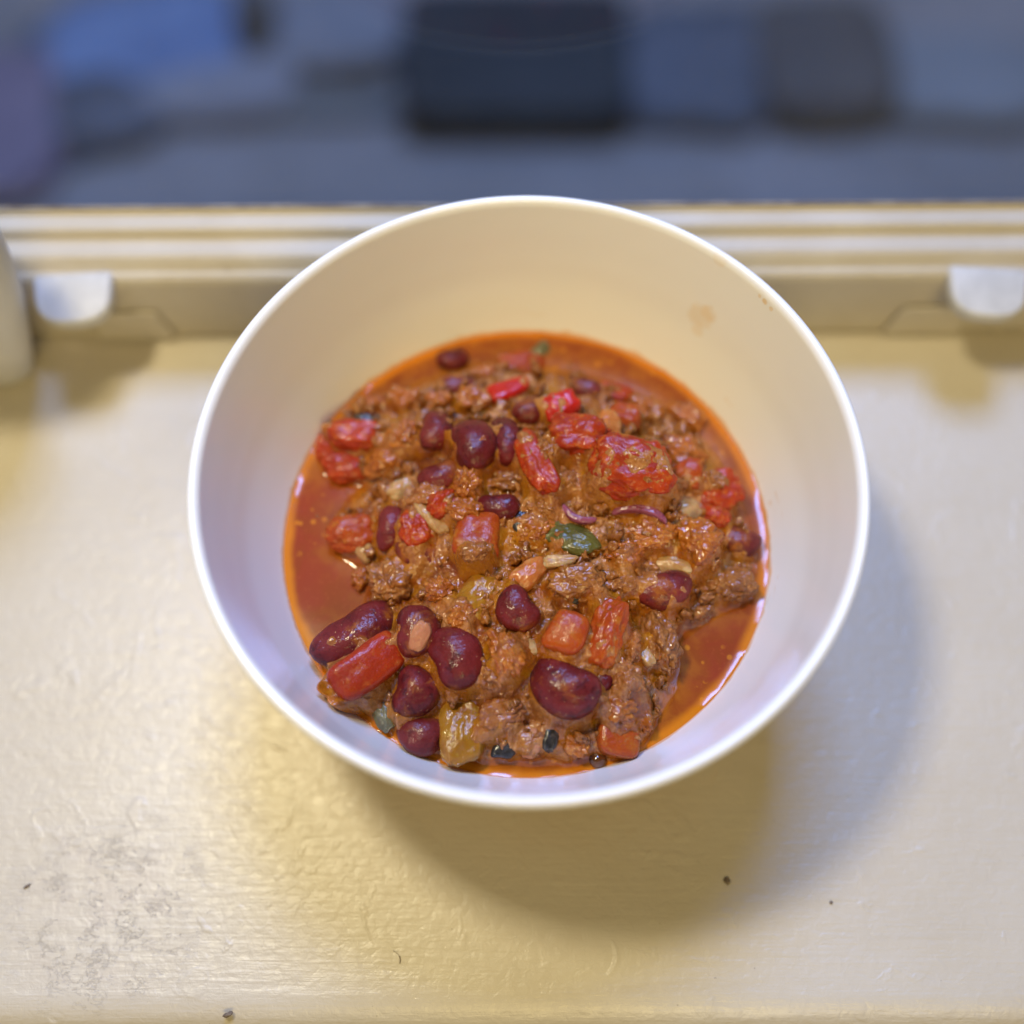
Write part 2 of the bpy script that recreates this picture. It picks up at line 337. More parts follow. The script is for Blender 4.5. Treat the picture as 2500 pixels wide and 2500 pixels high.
# ------------------------------------------------------------------ seen out of focus beyond the pane
def outside(name, px, py, z, L, Wd, H, mat, label, cat, rot=0, n=5, amp=.03, seed=1):
    p = ray(px, py, GZ + z); V, F = rounded_box(L, Wd, H, n=n, seed=seed, amp=amp)
    o = link(name, np_mesh(name, V, F), mat, None, (p[0], p[1], GZ + H / 2 + .004), (0, 0, math.radians(rot)))
    return tag(o, label, cat)
dark = simple('dark_slate_plastic', (.045, .047, .047), (.06, .062, .062), 6, .85, 30, .004)
bx = bpy.data.objects.new('storage_box', None); C.objects.link(bx)
p = ray(973, 92, GZ + .07); bx.location = (p[0], p[1], GZ)
tag(bx, 'dark slate rectangular box on grey ground outside the window', 'box')
V, F = rounded_box(.345, .255, .05, n=14, amp=.005); link('body', np_mesh('body', V, F), dark, bx, (0, 0, .028))
V, F = rounded_box(.36, .27, .02, n=12, amp=.004); link('lid', np_mesh('lid', V, F), dark, bx, (0, 0, .064))
for s in (-1, 1):
    V, F = rounded_box(.02, .07, .02, n=6, amp=0, sub=3); link('handle', np_mesh('handle', V, F), dark, bx, (s * .182, 0, .035))
outside('tarpaulin', 265, 30, .08, .36, .22, .06, simple('blue_tarp', (0.292, 0.396, 0.602), (0.224, 0.310, 0.499), 9, .4, 14, .03), 'bright blue crumpled tarpaulin at the far side of the ground outside', 'tarpaulin', 8, 3, .25, 4)
outside('grey_sack', 400, 135, .06, .28, .13, .05, simple('slate_sack', (0.396, 0.378, 0.387), (0.344, 0.327, 0.335), 9, .7, 20, .01), 'slate-blue soft sack in front of the blue tarpaulin', 'sack', 3, 3, .2, 5)
outside('dark_sack', 160, 175, .05, .24, .19, .05, simple('navy_sack', (0.117, 0.124, 0.143), (0.198, 0.202, 0.224), 9, .7, 20, .01), 'dark navy sack lying beside the mauve cushion outside', 'sack', 14, 3, .2, 6)
outside('cushion', 8, 215, .05, .17, .30, .06, simple('mauve_cloth', (0.378, 0.284, 0.327), (0.327, 0.249, 0.292), 9, .8, 20, .01), 'mauve cushion at the edge of the view outside', 'cushion', 6, 3, .15, 7)
outside('flower_pot', 482, 30, .08, .07, .09, .13, simple('dark_pot', (0.112, 0.107, 0.103), (0.146, 0.138, 0.129), 9, .7, 20, .01), 'small dark pot between the blue tarpaulin and slate box', 'pot', 0, 2.6, .1, 8)
outside('folded_cloth', 630, 55, .04, .23, .17, .06, simple('blue_grey_cloth', (0.327, 0.327, 0.344), (0.292, 0.292, 0.310), 9, .8, 20, .01), 'blue-grey folded cloth touching the dark slate box', 'cloth', 0, 4, .12, 9)
outside('wet_mat', 520, 200, .01, .40, .07, .02, simple('dark_mat', (0.232, 0.224, 0.202), (0.267, 0.258, 0.232), 9, .8, 20, .01), 'long dark grey mat lying on the ground outside', 'mat', 0, 4, .1, 10)
outside('navy_bag', 1320, 100, .06, .26, .25, .06, simple('navy_bag_cloth', (0.163, 0.172, 0.198), (0.136, 0.143, 0.161), 9, .6, 20, .01), 'navy blue bag against the side of the dark slate box', 'bag', -5, 3.4, .18, 11)
outside('planter', 1565, 80, .08, .22, .25, .08, simple('dark_brown_pot', (0.138, 0.116, 0.099), (0.163, 0.138, 0.116), 9, .7, 20, .01), 'dark brown planter between navy bag and pale grey cushion', 'planter', 4, 4, .08, 12)
outside('pale_cushion', 1815, 130, .05, .28, .18, .05, simple('pale_slate_cloth', (0.327, 0.327, 0.318), (0.361, 0.361, 0.353), 9, .8, 20, .01), 'pale slate-grey cushion beside the dark brown planter', 'cushion', -4, 3.2, .15, 13)

# ------------------------------------------------------------------ cup at the edge of the sill
CM = simple('greyish_glaze', (.68, .67, .65), (.62, .61, .59), 40, .4, 200, .0002)
pf = smooth_profile([(.0, .0005), (.0090, .0005), (.0112, .0020), (.0135, .008), (.0165, .017), (.0203, .030), (.0235, .042), (.0258, .056), (.0272, .075), (.0267, .0765), (.0260, .075), (.0222, .042), (.0190, .030), (.013, .012), (.0, .006)], 8)
cup = link('cup', lathe('cup', pf, 96), CM, None, (-.1598, .0672, 0)); cup.scale = (1, .58, 1)
tag(cup, 'grey-white tapered cup standing on the sill by the window tab', 'cup')

# ------------------------------------------------------------------ the bowl
ZL = .0298; RL = .0612
inner = [(.0723, .0688), (.0709, .0620), (.0690, .0530), (.0664, .0430), (.0612, .0298), (.0545, .0180), (.042, .0095), (.025, .0068), (.0, .0062)]
outer = [(.0, .0022), (.024, .0024), (.0285, .0022), (.0295, .0003), (.0322, .0), (.0335, .0016), (.0345, .0040), (.046, .0078), (.0575, .0165), (.0640, .0280), (.0690, .0420), (.0722, .0540), (.0741, .0640), (.07495, .0688)]
rim = [(.07500, .0692), (.0748, .0698), (.0744, .0702), (.0738, .0704), (.0732, .0702), (.0727, .0697)]
pf = np.vstack([smooth_profile(outer, 8), np.array(rim), smooth_profile(inner, 10)])
def porcelain():
    k = NT('white_porcelain'); v = k.coord()
    col = (.93, .92, .90)
    # sauce film left on the glaze just above the liquid, and smears near the rim
    sep = k.n('ShaderNodeSeparateXYZ'); k.put(sep.inputs[0], v); z = sep.outputs[2]; x = sep.outputs[0]
    nz = k.noise(v, 120, 5, .65, .5)
    edge = k.ramp(k.math('SUBTRACT', z, k.math('MULTIPLY', k.ramp(nz, .40, .80), .0013)), ZL + .0001, ZL + .0013, 1, 0)
    col = k.mix(k.math('MULTIPLY', edge, .7), col, (.74, .34, .03))
    st = k.ramp(k.noise(k.mapping(v, (60, 60, 160)), 1.0, 5, .6, .4), .60, .70)
    col = k.mix(k.math('MULTIPLY', k.math('MULTIPLY', st, k.ramp(z, ZL, ZL + .014, 1, 0)), k.ramp(x, .02, .06, .12, .55)), col, (.74, .42, .12))
    def wallpt(px, py):                                  # point of the glaze seen there
        z0 = .06
        for _ in range(12):
            q = ray(px, py, z0); r = math.hypot(q[0], q[1]); z0 += (np.interp(r, [.0612, .0664, .0692, .0712, .0728], [.0298, .043, .053, .062, .069]) - z0) * .5
        return tuple(q)
    for px, py, r, s in ((1322, 592, .0046, .28), (1340, 588, .0030, .20), (1316, 622, .0024, .22), (1386, 494, .0014, .6), (1436, 556, .0009, .45), (1444, 568, .0010, .6), (1456, 582, .0007, .45), (1460, 597, .0007, .4), (1362, 488, .0028, .15), (1382, 492, .0011, .4)):
        d = k.n('ShaderNodeVectorMath', operation='DISTANCE'); k.put(d.inputs[0], v); k.put(d.inputs[1], wallpt(px, py))
        m = k.ramp(k.math('ADD', d.outputs['Value'], k.math('MULTIPLY', k.math('SUBTRACT', k.noise(v, 260, 4, .6), .5), r * 1.6)), r * .55, r, s, 0)
        col = k.mix(m, col, (.80, .52, .16))
    h = k.bump(k.noise(v, 45, 3, .5), .0004, .35)
    return k.set(Base_Color=col, Roughness=.24, Normal=h, Coat_Weight=.2, Coat_Roughness=.10, Coat_Normal=h, Subsurface_Weight=.06, Subsurface_Radius=(1, .9, .8), Subsurface_Scale=.002)
bowl = link('bowl', lathe('bowl', pf, 256), porcelain()); tag(bowl, 'white porcelain bowl of chili standing on the cream window sill', 'bowl')

# ------------------------------------------------------------------ the chili: a mound in a red oily sauce
POLY = [(600, 800), (640, 768), (760, 728), (850, 690), (950, 672), (1050, 690), (1150, 715), (1260, 765), (1330, 830), (1380, 900), (1408, 980), (1422, 1040), (1415, 1120), (1335, 1158), (1278, 1200),
        (1275, 1290), (1240, 1350), (1215, 1400), (1130, 1428), (1000, 1438), (870, 1422), (770, 1402), (690, 1350), (625, 1312), (605, 1250), (618, 1200), (690, 1140), (702, 1080), (640, 1030), (645, 960), (690, 905), (612, 880), (597, 830)]
PW = np.array([ray(x, y, ZL + .003)[:2] for x, y in POLY])
def sdist(P):
    A, B = PW, np.roll(PW, -1, 0); d = np.full(len(P), 1.0); ins = np.zeros(len(P), bool)
    for a, b in zip(A, B):
        e = b - a; t = np.clip(((P - a) @ e) / (e @ e), 0, 1); q = P - a - t[:, None] * e
        d = np.minimum(d, np.hypot(q[:, 0], q[:, 1]))
        c = ((a[1] > P[:, 1]) != (b[1] > P[:, 1])) & (P[:, 0] < (b[0] - a[0]) * (P[:, 1] - a[1]) / (b[1] - a[1] + 1e-12) + a[0]); ins ^= c
    return np.where(ins, d, -d)
def base_height(P):
    s = sdist(P)
    return ZL + sstep(-.0015, .006, s) * .0028 + sstep(.002, .026, s) * .0095
def spot(px, py, dz=0.0):                                # where a line of sight meets the mound
    z = ZL + .006
    for _ in range(8): q = ray(px, py, z); z = float(base_height(q[None, :2])[0]) + dz
    return ray(px, py, z)
PXM = lambda p: float((p - CAM) @ np.array([0, math.cos(PITCH), -math.sin(PITCH)])) * TANF / 966

CELL = .00031; HG = 205; HM = np.zeros((2 * HG + 1, 2 * HG + 1))
def raise_map(V, q, e):                                  # note how high the pieces reach
    P = V @ np.array(Euler(e).to_matrix()).T + q
    i = np.rint(P[:, 0] / CELL).astype(int) + HG; j = np.rint(P[:, 1] / CELL).astype(int) + HG
    m = (i >= 0) & (j >= 0) & (i <= 2 * HG) & (j <= 2 * HG); np.maximum.at(HM, (j[m], i[m]), P[m, 2])
def shape(kind, L, Wd, T, seed, rg=1.0):
    if kind == 'bean':
        D, F = ico(4); n = 2.25; p = D / (np.abs(D) ** n).sum(1)[:, None] ** (1 / n)
        x = p[:, 0]; k = .06 + .10 * ((seed * 37) % 10) / 10
        q = np.stack([x * L / 2, p[:, 1] * Wd / 2 * (1 + .10 * x) + k * Wd * (x * x - .35), p[:, 2] * T / 2], 1)
        dent = np.exp(-(x / .30) ** 2) * np.clip(p[:, 1], 0, 1) ** 2
        q[:, 1] -= dent * Wd * .055
        q *= (1 + .07 * fbm(D * 1.7 + seed * 5.3, 2, 3) + .012 * fbm(D * 9 + seed, 2, 4))[:, None]
    elif kind in ('meat', 'crumb'):
        D, F = ico(5 if kind == 'meat' else 4); o = seed * 7.7
        Dw = D + .25 * np.stack([vnoise(D * 2.5 + o, 1), vnoise(D * 2.5 + o, 2), vnoise(D * 2.5 + o, 3)], 1)
        w1, _ = worley(Dw * 1.5 + o, 5); w2, _ = worley(Dw * 3.4 + o, 6); w3, _ = worley(Dw * 8 + o, 8)
        m = .74 + .28 * fbm(D * 1.3 + o, 2, 2) + .42 * (.55 - w1) + .24 * (.5 - w2) + .085 * (.5 - w3) + .03 * fbm(D * 18 + o, 2, 9)
        q = D * np.array([L, Wd, T]) / 2 * m[:, None] * 1.22
    elif kind == 'chunk':                                # cut cube of tomato or pepper
        D, F = ico(5); n = 3.4 + 1.3 * (1 - rg); p = D / (np.abs(D) ** n).sum(1)[:, None] ** (1 / n); o = seed * 3.3
        q = p * np.array([L, Wd, T]) / 2
        q[:, 1] *= 1 + .16 * p[:, 0] * math.sin(seed); q[:, 2] *= 1 - .15 * p[:, 0] * math.cos(seed * 1.7)
        q[:, 1] += .10 * Wd * p[:, 0] ** 2 * math.sin(seed * 2.1)
        q *= (1 + .20 * rg * fbm(D * 1.6 + o, 2, 3) + .085 * rg * fbm(q * 260 + o, 4, 4))[:, None]
    elif kind == 'pulp':                                 # collapsed piece of tomato
        D, F = ico(5); n = 2.8; p = D / (np.abs(D) ** n).sum(1)[:, None] ** (1 / n); o = seed * 3.9
        w1, _ = worley(D * 1.9 + o, 5)
        q = p * np.array([L, Wd, T]) / 2 * (1 + .24 * fbm(D * 1.7 + o, 3, 3) + .22 * (.5 - w1) + .09 * fbm(p * 4.5 + o, 4, 4))[:, None]
    elif kind == 'leaf':                                 # thin curved slice
        D, F = ico(5 if L > .008 else 4); n = 3.8; p = D / (np.abs(D) ** n).sum(1)[:, None] ** (1 / n); o = seed * 2.9
        q = p * np.array([L, Wd, T]) / 2
        q[:, 1] *= 1 - .18 * p[:, 0] * math.sin(seed * 1.9); q[:, 0] += .22 * Wd * p[:, 1] * math.cos(seed * 2.3)
        q[:, 2] += -.15 * Wd * (p[:, 1] ** 2) + .10 * L * (.3 - p[:, 0] ** 2) * .7
        q[:, 2] += .10 * Wd * fbm(np.concatenate([p[:, :2] * 1.3, np.zeros((len(p), 1))], 1) + o, 2, 3)
        q[:, :2] *= (1 + .17 * fbm(np.concatenate([p[:, :2] * 1.7, np.zeros((len(p), 1))], 1) + o, 3, 4))[:, None]; q[:, 2] += .05 * Wd * fbm(p * 3.5 + o, 3, 6)
    elif kind == 'strip':                                # long bowed strip
        D, F = ico(5); n = 3.2; p = D / (np.abs(D) ** n).sum(1)[:, None] ** (1 / n); o = seed * 2.3
        q = p * np.array([L, Wd, T]) / 2
        q[:, 1] += .9 * Wd * (.4 - p[:, 0] ** 2) * math.copysign(1, math.sin(seed * 3.1)); q[:, 2] += .05 * L * (.4 - p[:, 0] ** 2)
        q[:, 1:] *= (1 + .12 * fbm(D * 2 + o, 2, 4))[:, None]
    return q, F

GROUP = {'kidney_bean': 'kidney beans in the chili', 'tomato_chunk': 'tomato pieces in the chili', 'meat_clump': 'clumps of minced meat in the chili', 'onion_piece': 'onion pieces in the chili',
         'pepper_piece': 'pepper pieces in the chili', 'charred_or_shade_flake': 'black charred flakes in the chili'}
CAT = {'kidney_bean': 'bean', 'tomato_chunk': 'tomato', 'meat_clump': 'minced meat', 'onion_piece': 'onion', 'pepper_piece': 'pepper', 'charred_or_shade_flake': 'charred flake'}
_seed = [0]
def put(name, kind, mat, px, py, L, Wd, ang, label, T=.75, lift=.12, tx=None, ty=None, rg=1.0):
    _seed[0] += 1; sd = _seed[0]; q = spot(px, py); k = PXM(q); L, Wd = L * k, Wd * k; T = T * Wd
    for _ in range(3): q = spot(px, py, lift * T)
    V, F = shape(kind, L, Wd, T, sd, rg); r2 = random.Random(sd * 13)
    e = (math.radians(r2.uniform(-10, 10) if tx is None else tx), math.radians(r2.uniform(-10, 10) if ty is None else ty), math.radians(ang))
    raise_map(V, q, e)
    me = np_mesh(name, V, F); o = link(name, me, M[mat], None, tuple(q), e)
    tag(o, label, CAT[name], GROUP[name]); return o

B = lambda *a, **k: put('kidney_bean', 'bean', *a, **k)
b = B('bean', 668, 1200, 172, 98, 33, 'long dark red bean lying between red sauce pool and big red tomato wedge', T=.8, lift=.25)
b2 = B('bean', 786, 1192, 98, 84, 84, 'bean with split skin showing pale tan flesh', T=.85, lift=.30)
B('bean', 860, 1240, 128, 98, 112, 'broad dark bean beside the one with the split skin', T=.75, lift=.15)
B('bean', 782, 1308, 98, 86, 70, 'upper of two touching beans by the glossy amber onion', T=.85, lift=.2)
B('bean_dusty', 793, 1384, 92, 76, -14, 'bean at the near sauce edge beside the glossy amber onion', T=.85, lift=.2)
B('bean', 1066, 1297, 140, 106, -32, 'largest plum-red bean with a black flake below it', T=.75, lift=.35)
B('bean_dusty', 1247, 1112, 116, 74, 4, 'notched bean lying on the mound side facing the right-hand pool', T=.85, lift=.35)
B('bean', 976, 1150, 92, 76, -62, 'dark red bean under an orange onion slice in the middle', T=.85, lift=.3)
B('bean_dusty', 737, 997, 90, 56, 80, 'upright narrow bean at the mound edge by the orange lump', T=.9, lift=.2)
B('bean_dusty', 786, 1040, 92, 70, -35, 'sauce-covered dark bean below the pale onion sliver', T=.8, lift=.1)
B('bean_dusty', 822, 815, 84, 64, 78, 'soft-focus bean at the far end of a row of three', T=.85, lift=.25)
B('bean', 893, 842, 108, 86, 104, 'plump maroon bean with a tan crumb on top', T=.9, lift=.35)
B('bean', 955, 834, 104, 60, 98, 'narrow dark bean pressed against the bean with the crumb', T=.9, lift=.25)
B('bean_dusty', 828, 900, 82, 60, 20, 'bean half covered by pinkish meat near the three beans', T=.8, lift=.25)
B('bean', 938, 957, 86, 54, -6, 'small purple-red bean in the mound middle beside a black flake', T=.85, lift=.25)
B('bean', 853, 678, 62, 42, 10, 'blurred bean sunk in sauce at the far bowl wall', T=.8, lift=.2)
B('bean_dusty', 1391, 1020, 88, 60, -25, 'bean half sunk in the pool at the right-hand bowl wall', T=.8, lift=.1)
B('bean', 1136, 1275, 72, 50, 80, 'dark bean wedged below the curled orange tomato', T=.8, lift=.0)
B('bean_dusty', 1102, 732, 66, 40, -20, 'purple bean behind the red tomato heap at the far side', T=.8, lift=.15)
B('bean_dusty', 1000, 776, 72, 56, 30, 'reddish brown bean between red pepper square and tomato heap', T=.8, lift=.2)
B('bean_dusty', 862, 728, 74, 44, 0, 'sunken bean covered with sauce in front of the blurred far bean', T=.7, lift=.0)
# the pale flesh under the split skin is a part of its bean
D, F = ico(4); n = 2.6; pfl = D / (np.abs(D) ** n).sum(1)[:, None] ** (1 / n); kk = .00013
me = np_mesh('exposed_flesh', pfl * np.array([27, 17, 9]) * kk * (1 + .2 * fbm(D * 2.4, 3, 5))[:, None], F)
fl = link('exposed_flesh', me, M['bean_flesh'], b2, (-.0017, -.0010, .0036), (math.radians(14), math.radians(-16), math.radians(-18)))

T_ = lambda *a, **k: put('tomato_chunk', *a, **k)
T_('chunk', 'tomato', 694, 1261, 150, 80, 40, 'big smooth red tomato wedge touching the near-left bowl wall', T=.8, lift=.55, tx=14, ty=6, rg=.22)
T_('chunk', 'tomato_orange', 900, 1012, 104, 84, 82, 'orange-red tomato cube with a meat crumb on it', T=.6, lift=.25, rg=.8)
T_('chunk', 'pepper_red', 1056, 772, 68, 60, 20, 'brightest red tomato cube at the window side of the heap', T=.8, lift=.5)
T_('pulp', 'tomato_sauced', 1090, 822, 108, 82, -8, 'seedy red tomato pulp in front of the bright red cube', T=.7, lift=.75)
T_('chunk', 'tomato_orange', 1180, 786, 58, 52, -12, 'small orange-red tomato behind the orange onion square', T=.8, lift=.5)
T_('pulp', 'tomato_sauced', 1192, 882, 148, 112, -16, 'large collapsed red tomato above the purple onion strip', T=.60, lift=.85)
T_('chunk', 'tomato_sauced', 1010, 876, 150, 50, -68, 'long upright red tomato strip beside the narrow dark bean', T=.8, lift=.95)
T_('chunk', 'tomato_orange', 1298, 895, 64, 50, 76, 'red tomato piece by the black flake near the right-hand pool', T=.8, lift=.5)
T_('pulp', 'tomato_sauced', 1345, 972, 66, 40, -20, 'small red tomato shred above the half sunk bean', T=.7, lift=.45)
T_('chunk', 'tomato_orange', 1072, 1197, 82, 72, 62, 'square orange tomato joined to a curled tomato skin', T=.75, lift=.45, rg=.5)
T_('pulp', 'tomato_orange', 1144, 1196, 128, 66, 74, 'curled orange tomato piece with a pinkish top', T=.85, lift=.5)
T_('chunk', 'tomato_orange', 1166, 1394, 80, 68, -2, 'square orange-red tomato at the near edge of the mound', T=.7, lift=.3, tx=4, ty=3, rg=.25)
T_('chunk', 'tomato_sauced', 666, 822, 96, 54, -8, 'blurred red tomato with a charred edge at the left-hand wall', T=.8, lift=.45)
T_('pulp', 'tomato_sauced', 658, 878, 92, 62, 6, 'brown-red tomato pulp below the tomato with the charred edge', T=.6, lift=.2)
T_('pulp', 'tomato_sauced', 618, 846, 42, 62, 10, 'sliver of tomato touching the left-hand bowl wall', T=.6, lift=.2)
T_('pulp', 'tomato_sauced', 785, 1002, 60, 76, 20, 'reddish brown tomato lump behind the pale onion sliver', T=.7, lift=.4)
T_('pulp', 'tomato_sauced', 836, 950, 62, 48, 35, 'soft red tomato scrap above the orange-red cube', T=.7, lift=.4)
T_('pulp', 'tomato_orange', 664, 1004, 90, 72, 12, 'orange lump standing in the left-hand pool', T=.6, lift=.25)
T_('pulp', 'tomato_sauced', 1352, 928, 92, 76, 30, 'orange-brown tomato mush at the right-hand mound edge', T=.5, lift=.5)
T_('pulp', 'tomato_orange', 985, 684, 82, 50, 0, 'sunken orange tomato at the far bowl wall', T=.4, lift=.15)
T_('pulp', 'tomato_sauced', 1155, 740, 70, 42, -20, 'dull red tomato lying in the far pool behind the heap', T=.6, lift=.1)

P_ = lambda *a, **k: put('pepper_piece', *a, **k)
P_('chunk', 'pepper_red', 960, 737, 80, 40, 26, 'bright red pepper strip at the far side of the mound', T=.7, lift=.6, rg=.4)
P_('leaf', 'pepper_green', 1082, 1012, 96, 66, -38, 'olive green pepper piece in the middle of the mound', T=.22, lift=1.3, tx=-16, ty=-10)
P_('leaf', 'pepper_grey', 724, 1340, 76, 50, 118, 'dull grey-green pepper piece beside the two touching beans', T=.3, lift=.5)
P_('leaf', 'pepper_grey', 1019, 660, 40, 26, 30, 'tiny blurred green pepper bit at the far bowl wall', T=.4, lift=.3)

O_ = lambda *a, **k: put('onion_piece', *a, **k)
O_('leaf', 'onion', 1294, 962, 62, 44, 20, 'pale translucent onion flake beside the purple onion strip', T=.3, lift=.9)
O_('leaf', 'onion', 1264, 1062, 84, 38, -10, 'pale oval onion slice above the notched bean', T=.4, lift=.6)
O_('chunk', 'onion', 1056, 1059, 64, 24, 3, 'short pale fibrous onion stick below the green pepper', T=.7, lift=1.2)
O_('leaf', 'onion_orange', 998, 1078, 74, 46, 48, 'orange curved onion slice over the dark red middle bean', T=.5, lift=.8)
O_('leaf', 'onion_amber', 902, 1124, 92, 74, 62, 'flat amber onion square below the orange-red tomato cube', T=.35, lift=.5)
O_('leaf', 'onion', 812, 976, 74, 26, -48, 'thin pale onion sliver on the reddish tomato lump', T=.5, lift=1.6)
O_('leaf', 'onion_amber', 872, 1362, 150, 92, 96, 'glossy amber onion layer at the near edge beside two beans', T=.24, lift=.6)
O_('leaf', 'onion_orange', 1148, 802, 66, 46, 88, 'orange onion square leaning on the tomato heap', T=.5, lift=1.3)
O_('strip', 'onion_purple', 1208, 966, 104, 20, -14, 'curved purple onion strip below the collapsed tomato', T=.9, lift=1.2)
O_('strip', 'onion_purple', 1090, 974, 70, 16, -26, 'thin purple onion strip above the green pepper', T=.9, lift=1.2)
O_('chunk', 'onion', 1220, 1239, 38, 22, -62, 'small pinkish pale fleck on the meat by the right-hand pool', T=.8, lift=1.6)
O_('chunk', 'bean_flesh', 1002, 1402, 50, 40, 80, 'pinkish pale cube between two black flakes at the near edge', T=.8, lift=.4)
O_('leaf', 'onion', 682, 1034, 50, 34, -40, 'pale onion chip in front of the orange lump', T=.5, lift=.6)
O_('leaf', 'onion', 985, 1218, 64, 44, -24, 'milky onion flake between meat and square orange tomato', T=.4, lift=.5)
O_('leaf', 'onion', 760, 920, 66, 38, 30, 'tan onion slice at the left-hand mound edge', T=.4, lift=.5)

X_ = lambda *a, **k: put('charred_or_shade_flake', *a, **k)
X_('chunk', 'black', 1075, 1130, 36, 22, -8, 'small black charred bit under the central meat clump', T=.7, lift=1.0)
X_('chunk', 'black', 1039, 1386, 62, 30, 86, 'black oblong flake standing below the largest bean', T=.8, lift=.6)
X_('leaf', 'black', 958, 1402, 60, 42, 66, 'black curled flake beside the pinkish pale cube', T=.4, lift=.8)
X_('leaf', 'black', 979, 982, 46, 24, 76, 'dark flake beside the small purple-red bean', T=.5, lift=.8)
X_('leaf', 'black', 1264, 925, 46, 18, 78, 'thin black skin between collapsed tomato and right-hand pieces', T=.6, lift=.8)
X_('leaf', 'black', 696, 790, 52, 22, 8, 'blurred dark flake behind the tomato with the charred edge', T=.6, lift=.6)
X_('leaf', 'black', 616, 810, 40, 14, 70, 'charred skin edge at the left-hand bowl wall', T=.7, lift=1.6)
X_('leaf', 'black', 1212, 1300, 40, 22, 60, 'dark sliver standing for shade at the foot of the meat by the pool', T=.5, lift=.0)  # black sliver added for the shade under the meat, not a charred bit
X_('leaf', 'black', 902, 1222, 54, 12, 110, 'thin black rim beside the broad dark bean', T=.7, lift=.4)

M_ = lambda *a, **k: put('meat_clump', 'meat', *a, **k)
M_('meat', 734, 1100, 86, 92, 60, 'brown crumbly meat clump beside the left-hand pool', T=.7, lift=.3)
M_('meat_orange', 830, 1114, 60, 54, 10, 'small orange meat ball left of the amber onion square', T=.8, lift=.5)
M_('meat_orange', 679, 1092, 36, 42, 0, 'little meat crumb at the edge of the left-hand pool', T=.8, lift=.2)
M_('meat_orange', 955, 1230, 62, 86, 15, 'orange-tan meat clump beside the milky onion flake', T=.7, lift=.5)
M_('meat', 930, 1276, 66, 54, -30, 'tan meat nubs beside the largest bean', T=.8, lift=.4)
M_('meat', 1084, 1100, 104, 68, 5, 'dark brown meat clump below the onion stick', T=.7, lift=.5)
M_('meat_pink', 1182, 1282, 62, 80, 10, 'tan crumbly meat standing at the foot of the curled tomato', T=.8, lift=.5)
M_('meat_pink', 1190, 1216, 48, 60, -10, 'meat crumb beside the curled orange tomato', T=.8, lift=.5)
M_('meat', 1244, 1200, 74, 134, 4, 'tall brown meat block dropping into the right-hand pool', T=.55, lift=.2)
M_('meat', 1384, 1106, 92, 66, -8, 'meat lump out in the right-hand pool by the bowl wall', T=.7, lift=.25)
M_('meat', 1312, 1146, 76, 58, 20, 'sunken meat between the notched bean and the pool', T=.6, lift=.0)
M_('meat_orange', 1320, 1020, 90, 84, -25, 'knobbly meat clump beside the half sunk bean', T=.7, lift=.5)
M_('meat_orange', 1234, 1008, 92, 54, 8, 'ridge of orange meat below the purple onion strip', T=.7, lift=.4)
M_('meat', 1070, 910, 46, 46, 0, 'tan meat crumb left of the collapsed tomato', T=.8, lift=.5)
M_('meat_pink', 1146, 930, 88, 40, 8, 'row of meat crumbs at the foot of the collapsed tomato', T=.8, lift=.7)
M_('meat', 1022, 954, 56, 40, -20, 'meat crumb at the foot of the long tomato strip', T=.8, lift=.5)
M_('meat', 1026, 854, 44, 66, 8, 'tan meat crumbs between tomato strip and tomato pulp', T=.8, lift=.7)
M_('meat_orange', 1100, 874, 56, 36, -24, 'orange crumb between tomato pulp and collapsed tomato', T=.8, lift=.7)
M_('meat_orange', 882, 910, 52, 60, 10, 'upright tan meat crumb below the bean with the crumb', T=.8, lift=.6)
M_('meat', 957, 908, 56, 32, 12, 'dark meat shred between narrow bean and tomato strip', T=.8, lift=.3)
M_('meat_pink', 806, 934, 86, 54, 30, 'pinkish meat over the half covered bean', T=.7, lift=.5)
M_('meat_orange', 878, 962, 64, 50, -10, 'orange meat lump above the orange-red tomato cube', T=.8, lift=.5)
M_('meat_orange', 732, 872, 88, 56, 10, 'blurred orange meat behind the tan onion slice', T=.7, lift=.4)
M_('meat_orange', 762, 822, 58, 56, 0, 'round blurred orange crumb left of the three beans', T=.8, lift=.5)
M_('meat_orange', 704, 764, 62, 36, 24, 'blurred meat crumb at the far left-hand mound edge', T=.8, lift=.3)
M_('meat_orange', 766, 752, 64, 44, -12, 'blurred meat crumb behind the round orange crumb', T=.8, lift=.4)
M_('meat_orange', 826, 754, 56, 42, 18, 'blurred meat crumb behind the soft-focus bean', T=.8, lift=.4)
M_('meat_orange', 890, 752, 60, 48, -20, 'blurred tan crumb left of the bright red pepper strip', T=.8, lift=.5)
M_('meat_orange', 918, 702, 60, 36, 5, 'blurred meat sunk in sauce behind the red pepper strip', T=.7, lift=.2)
M_('meat_orange', 1160, 1334, 84, 58, -10, 'meat clump above the square orange-red tomato', T=.8, lift=.4)
M_('meat_orange', 1208, 1356, 44, 66, 20, 'meat crumb between square tomato and red pool', T=.8, lift=.2)
M_('meat_pink', 946, 1346, 92, 72, 24, 'pinkish meat clump beside the glossy amber onion', T=.7, lift=.35)
M_('meat_orange', 1086, 1404, 62, 48, -20, 'tan meat crumbs near the square orange-red tomato', T=.8, lift=.3)
M_('meat_orange', 1288, 850, 82, 58, -30, 'orange-brown meat behind the tomato by the black flake', T=.7, lift=.3)
M_('meat_orange', 1296, 784, 76, 54, -34, 'blurred brown meat at the far right-hand mound edge', T=.7, lift=.25)
M_('meat', 1348, 906, 50, 40, 10, 'tan crumb on the orange-brown tomato mush', T=.8, lift=1.1)
M_('meat_orange', 1222, 770, 66, 48, -20, 'blurred orange meat behind the small orange-red tomato', T=.7, lift=.3)
